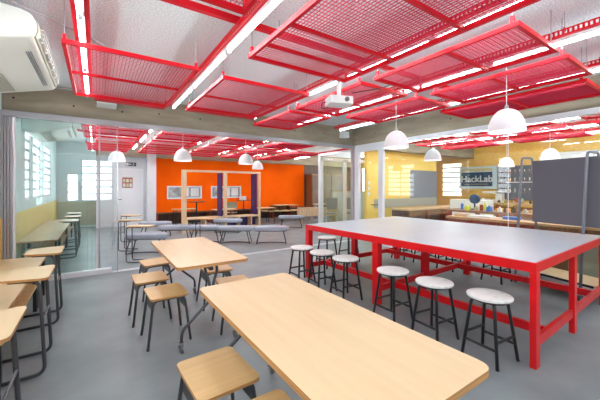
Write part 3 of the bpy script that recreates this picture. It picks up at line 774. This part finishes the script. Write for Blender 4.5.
# brown end part of the lounge: cupboard with dark door
t = thing('wood_cupboard', 'tall dark wooden cupboard right of the orange wall', 'cupboard', (9.0, YW - .52, 0))
MB().box(0, 1.9, 0, .5, 0, 2.1).build('cabinet_body', 'brown', t)
for k in range(3):
    dr = MB().box(.02 + k * .63, .62 + k * .63, -.02, 0, .05, 2.05).build('door', 'darkbrown', t)
    MB().tube([(.56 + k * .63, -.05, .95), (.56 + k * .63, -.05, 1.15)], .012, 6).build('handle', 'chrome', dr)
t = thing('steel_bench', 'grey bench with a wooden top before the dark cupboard', 'bench', (8.4, 11.3, 0), -.3)
MB().box(0, 1.0, 0, .45, .62, .66).build('bench_top', 'oak', t)
for x in (.05, .9): MB().box(x, x + .05, .05, .4, 0, .62).build('leg', 'greyplastic', t)
# folding chairs in the room behind the vestibule
def make_fc():
    t = thing('office_chair', '', 'chair')
    MB().xprism([(.18, .62), (.21, .62), (.27, 1.05), (.24, 1.05)], -.22, .22).build('backrest', 'greyplastic', t)
    MB().prism(rrect(-.22, .22, -.2, .2, .06), .44, .48).build('seat', 'greyplastic', t)
    for x in (-.2, .2):
        MB().tube([(x, -.2, 0), (x, .2, .5), (x, .23, .7)], .012, 8).build('side_frame', 'plastic', t)
        MB().tube([(x, .25, 0), (x, -.15, .44)], .012, 8).build('leg', 'plastic', t)
    return t
fc = make_fc(); fc.location = (7.4, 8.9, 0); fc.rotation_euler = (0, 0, 2.4); tag(fc, 'grey chair behind the green tinted glass, left one', None, 'grey chairs behind the corner glass')
dup(fc, (8.1, 8.6, 0), 2.0, 'grey chair behind the green tinted glass, right one')
t = thing('storage_cabinet', 'pale cabinet behind the green tinted glass doors', 'cabinet', (8.3, 9.9, 0), -.5)
MB().box(0, 1.4, 0, .5, 0, 1.25).build('cabinet_body', 'cream', t)
for k in range(2):
    dr = MB().box(.02 + k * .69, .69 + k * .69, -.02, 0, .05, 1.2).build('door', 'plastic', t); MB().box(.6 + k * .06, .62 + k * .06, -.04, -.02, .6, .75).build('handle', 'char', dr)
MB().box(-.01, 1.41, -.02, .5, 1.25, 1.28).build('cabinet_top', 'oak', t)

# ------------------------------------------------------------------ wheeled dark board in front of the workshop glass
a0 = Vector((5.38, 2.05)); a1 = Vector((5.12, 1.12)); dv = (a0 - a1); Lb = dv.length; ang = math.atan2(dv.y, dv.x)
t = thing('mobile_board', 'dark grey board on a wheeled stand with a plywood foot shelf', 'board', (a1.x, a1.y, 0), ang)
# local x runs along the board, away from the photographer; +y towards the classroom
MB().box(-.02, Lb + .02, -.47, .03, .205, .225).build('foot_shelf', 'maple', t)
MB().box(-.02, Lb + .02, .03, .045, .200, .228).build('shelf_edge', 'black', t)
MB().box(-1.15, Lb - .15, -.16, -.13, .93, 1.84).build('board_panel', 'slate', t)
for x in (-1.05, 0.11, Lb - .02):
    MB().tube(arc([(x, .05, .12), (x, -.09, 1.90), (x, -.31, 1.90), (x, -.46, .12)], .05, 6), .017, 10).build('hoop', 'tube', t, smooth=True)
    for y in (.05, -.46):
        c = MB().bar((x, y, .12), (x, y, .06), .03, .02).build('castor', 'chrome', t)
        MB().tube([(x - .012, y, .04), (x + .012, y, .04)], .04, 16).build('wheel', 'rubber', c)
        MB().tube([(x - .016, y, .04), (x + .016, y, .04)], .02, 12).build('hub_cap', 'chrome', c)
MB().bar((-1.05, -.145, .95), (Lb, -.145, .95), .02, .02).build('lower_rail', 'tube', t)

# ------------------------------------------------------------------ workshop furniture
t = thing('workshop_counter', 'long workshop counter with a pale top and brown panelled front', 'counter', (6.15, 0, 0))
MB().box(0, .62, -.6, 3.65, .80, .84).build('countertop', 'counter', t)
MB().box(.05, .09, -.6, 2.10, .05, .80).build('front_panel', 'brown', t)
for y in (2.3, 2.7, 3.1, 3.5): MB().box(.06, .14, y, y + .07, 0, .80).build('leg', 'rust', t)
MB().box(.04, .07, 2.10, 3.60, .70, .79).build('apron', 'rust', t)
for y in (2.4, 3.0): MB().box(.45, .50, y, y + .07, 0, .80).build('rear_leg', 'counter', t)
tag(MB().box(6.02, 6.10, .1, 1.6, .12, .60).build('low_cabinet', 'olive'), 'olive grey low panel leaning under the counter, behind the wheeled board', 'cabinet')
t = thing('wall_workbench', 'brown workbench under the grey wall board in the workshop', 'workbench', (7.0, 5.2, 0))
MB().box(0, 3.2, 0, .62, .80, .84).build('worktop', 'counter', t)
MB().box(.05, 3.15, .06, .6, .62, .80).build('drawer_box', 'darkbrown', t)
for k in range(4):
    dr = MB().box(.08 + k * .78, .80 + k * .78, .04, .06, .64, .78).build('drawer', 'brown', t); MB().bar((.3 + k * .78, .03, .71), (.55 + k * .78, .03, .71), .012, .012).build('handle', 'chrome', dr)
for x in (.06, 1.0, 2.0, 3.06): MB().box(x, x + .07, .08, .15, 0, .62).build('leg', 'rust', t)
MB().box(.1, 3.1, .5, .55, .1, .62).build('back_panel', 'darkbrown', t)
t = thing('white_cabinet', 'low white cabinet under the workshop sign', 'cabinet', (8.9, 4.15, 0))
MB().box(0, .5, 0, 1.0, 0, 1.08).build('cabinet_body', 'cream', t, bevel=.005)
for k in range(2): MB().box(-.02, 0, .03 + k * .48, .48 + k * .48, .05, 1.04).build('door', 'cream', t)
t = thing('far_workbench', 'cluttered brown workbench under the tool board', 'workbench', (11.2, 2.6, 0))
MB().box(0, .8, 0, 3.4, .86, .92).build('worktop', 'counter', t)
for y in (.1, 1.1, 2.2, 3.2): MB().box(.03, .12, y, y + .09, 0, .86).build('leg', 'rust', t)
MB().box(.1, .14, .1, 3.3, .3, .8).build('front_panel', 'brown', t)
t = thing('middle_workbench', 'rust red workbench with scattered tools behind the counter', 'workbench', (7.6, 2.0, 0))
MB().box(0, .7, 0, 2.6, .82, .87).build('worktop', 'brown', t)
for y in (.1, .9, 1.7, 2.4): MB().box(.03, .11, y, y + .08, 0, .82).build('leg', 'rust', t)
# tool board and its tools
t = thing('tool_board', 'dark pegboard hung with hand tools on the workshop end wall', 'pegboard', (XF - .03, 3.9, .98))
MB().box(-.02, .03, 0, 1.36, 0, 1.22).build('pegboard_panel', 'slate', t)
MB().box(-.05, -.02, .1, 1.1, .62, .65).build('tool_rail', 'plastic', t)
rnd = random.Random(7)
for k in range(26):
    y = .08 + (k % 9) * .145; z = (1.08, .80, .42)[k // 9]
    h = rnd.uniform(.10, .2); c = rnd.choice(['rust', 'amber', 'chrome', 'greige', 'brown'])
    o = MB(); o.bar((-.035, y, z), (-.035, y, z - h * .55), .014, .03, 0); o.bar((-.035, y, z - h * .5), (-.035, y, z - h), .024, .026, 1)
    ob = o.build('hand_tool', ['chrome', c], None); ob.location = (XF - .03, 3.9, .98)
    tag(ob, 'hand tool with a handle hanging on the dark pegboard', 'tool', 'hand tools on the pegboard')
# sign
t = thing('name_board', 'navy and white lettered name board on the ochre workshop wall', 'sign', (XF - .035, 5.30, 1.38))
MB().box(-.015, .03, 0, 1.38, 0, .86).build('board', 'paleblue', t)
MB().box(-.02, -.015, .15, 1.30, .10, .64).build('printed_panel', 'navy', t)
MB().box(-.02, -.015, .15, 1.30, .68, .78).build('printed_strip', 'sand', t)
tc = bpy.data.curves.new('lettering', 'FONT'); tc.body = 'HackLab'; tc.size = .34; tc.extrude = .002; tc.align_x = 'CENTER'; tc.offset = .008
tf = bpy.data.objects.new('lettering_curve', tc); COL.objects.link(tf); bpy.context.view_layer.update()
tm_ = bpy.data.meshes.new_from_object(tf.evaluated_get(bpy.context.evaluated_depsgraph_get())); bpy.data.objects.remove(tf); bpy.data.curves.remove(tc)
to = bpy.data.objects.new('lettering', tm_); COL.objects.link(to); to.parent = t; tm_.materials.clear(); tm_.materials.append(M['white'])
to.rotation_euler = (PI / 2, 0, -PI / 2); to.location = (-.025, .72, .27)
MB().box(-.024, -.02, .3, 1.15, .17, .19).build('small_caption_line', 'sand', t)
# clutter
def clutter(name, label, cat, x, y, z, mb, m, **kw):
    o = mb.build(name, m, **kw); o.location = (x, y, z); tag(o, label, cat); return o
t = thing('desk_fan', 'small dark blue desk fan beside the white cabinet', 'fan', (8.15, 4.05, .87)); 
o = MB().tube([(0, 0, 0), (0, 0, .18)], .02, 8).build('stand', 'navy', t)
MB().lathe([(.001, 0), (.09, 0), (.08, .02), (.001, .025)], n=16).build('base', 'navy', t)
MB().tube([(-.04, 0, .27), (.05, 0, .27)], .12, 18).build('fan_head', 'navy', t)
c = clutter
c('plastic_crate', 'amber crate on the rust red workbench', 'crate', 8.13, 3.3, .87, MB().box(-.12, .12, -.2, .2, 0, .06), 'amber')
c('storage_tray', 'white tray on the pale workshop counter', 'tray', 6.4, 3.05, .84, MB().prism(rrect(-.13, .13, -.22, .22, .03), 0, .04), 'plastic')
c('tool_case', 'bright blue case on the workshop counter', 'case', 6.5, 2.55, .84, MB().prism(rrect(-.1, .1, -.13, .13, .03), 0, .05), 'blue')
c('spray_bottle', 'lime green bottle on the workbench by the fan', 'bottle', 8.15, 3.8, .87, MB().lathe([(.001, 0), (.04, 0), (.04, .12), (.015, .15), (.015, .19), (.001, .19)], n=14), 'lime')
c('cardboard_box', 'pale cardboard box on the workshop counter', 'box', 6.42, 3.45, .84, MB().box(-.12, .12, -.1, .1, 0, .06), 'oak')
c('paint_tin', 'rust red tin on the far workbench', 'tin', 11.8, 4.5, .92, MB().lathe([(.001, 0), (.07, 0), (.07, .15), (.001, .15)], n=14), 'rust')
c('machine_tool', 'white bench machine on the far workbench', 'machine', 11.8, 5.2, .92, MB().box(-.15, .15, -.35, .35, 0, .1).box(-.1, .1, -.3, -.1, .1, .35).box(-.1, .1, -.3, .35, .3, .38), 'cream')
c('parts_bin', 'grey parts bin on the far workbench near the board', 'bin', 11.8, 3.6, .92, MB().box(-.15, .15, -.25, .25, 0, .22), 'greige')
c('wood_offcut', 'yellowish timber offcut on the rust red workbench', 'timber', 8.15, 2.5, .87, MB().box(-.08, .08, -.35, .35, 0, .05), 'counter')
c('ceiling_unit', 'white ventilation box high on the far workshop wall', 'ventilation box', XF - .35, 2.9, 2.2, MB().box(-.25, .3, -.45, .45, 0, .3), 'plastic')
rnd = random.Random(3)
spots = [(7.7 + .2 * rnd.random(), 2.1 + 2.3 * i / 13, .87) for i in range(13)] + [(11.28 + .2 * rnd.random(), 2.8 + 3.0 * i / 13, .92) for i in range(13)]
pieces = ['rust', 'amber', 'greige', 'blue', 'chrome', 'plastic', 'darkbrown', 'amber', 'lime', 'rust']
cn = {'rust': 'rust red', 'amber': 'amber', 'greige': 'beige', 'blue': 'blue', 'chrome': 'metal', 'plastic': 'white', 'darkbrown': 'dark brown', 'lime': 'lime green'}
for i, (x, y, z) in enumerate(spots):
    m_ = rnd.choice(pieces); a_ = rnd.uniform(.035, .07); h_ = rnd.uniform(.04, .14)
    if i % 3: mb = MB().prism(rrect(-a_, a_, -a_ * .7, a_ * .7, .015), 0, h_).box(-a_ * .5, a_ * .5, -.012, .012, h_, h_ + .03)
    else: mb = MB().lathe([(.001, 0), (a_ * .6, 0), (a_ * .6, h_), (a_ * .35, h_ + .02), (.001, h_ + .02)], n=14)
    tag(clutter('workshop_container', 'small workshop container', 'container', x, y, z, mb, m_),
        'small %s %s among the clutter on the %s' % (cn[m_], 'box' if i % 3 else 'pot', 'rust red workbench' if i < 13 else 'workbench under the tool board'), None, 'clutter on the ' + ('rust red workbench' if i < 13 else 'far workbench'))
t = thing('wall_switch', 'pale switch plates on the yellow workshop wall', 'switch', (6.98, 6.44, 1.2))
for k in range(3): MB().box(-.24, -.16, -.012, 0, k * .16, k * .16 + .1).build('switch_plate', 'plastic', t)

# ------------------------------------------------------------------ camera, world, render look
cam = bpy.data.cameras.new('camera'); co = bpy.data.objects.new('camera', cam); COL.objects.link(co)
co.location = (0, 0, EYE); co.rotation_euler = (PI / 2, 0, -math.radians(33.7767))
cam.sensor_width = 36; cam.lens = 305 / 600 * 36; cam.shift_y = -13 / 600; cam.clip_start = .03
S.camera = co
w = bpy.data.worlds.new('world'); S.world = w; w.use_nodes = True
w.node_tree.nodes['Background'].inputs['Color'].default_value = (.9, .95, 1, 1); w.node_tree.nodes['Background'].inputs['Strength'].default_value = 1.0
S.view_settings.view_transform = 'Standard'; S.view_settings.look = 'None'; S.view_settings.gamma = 1
S.view_settings.use_curve_mapping = False; S.view_settings.exposure = 0.86
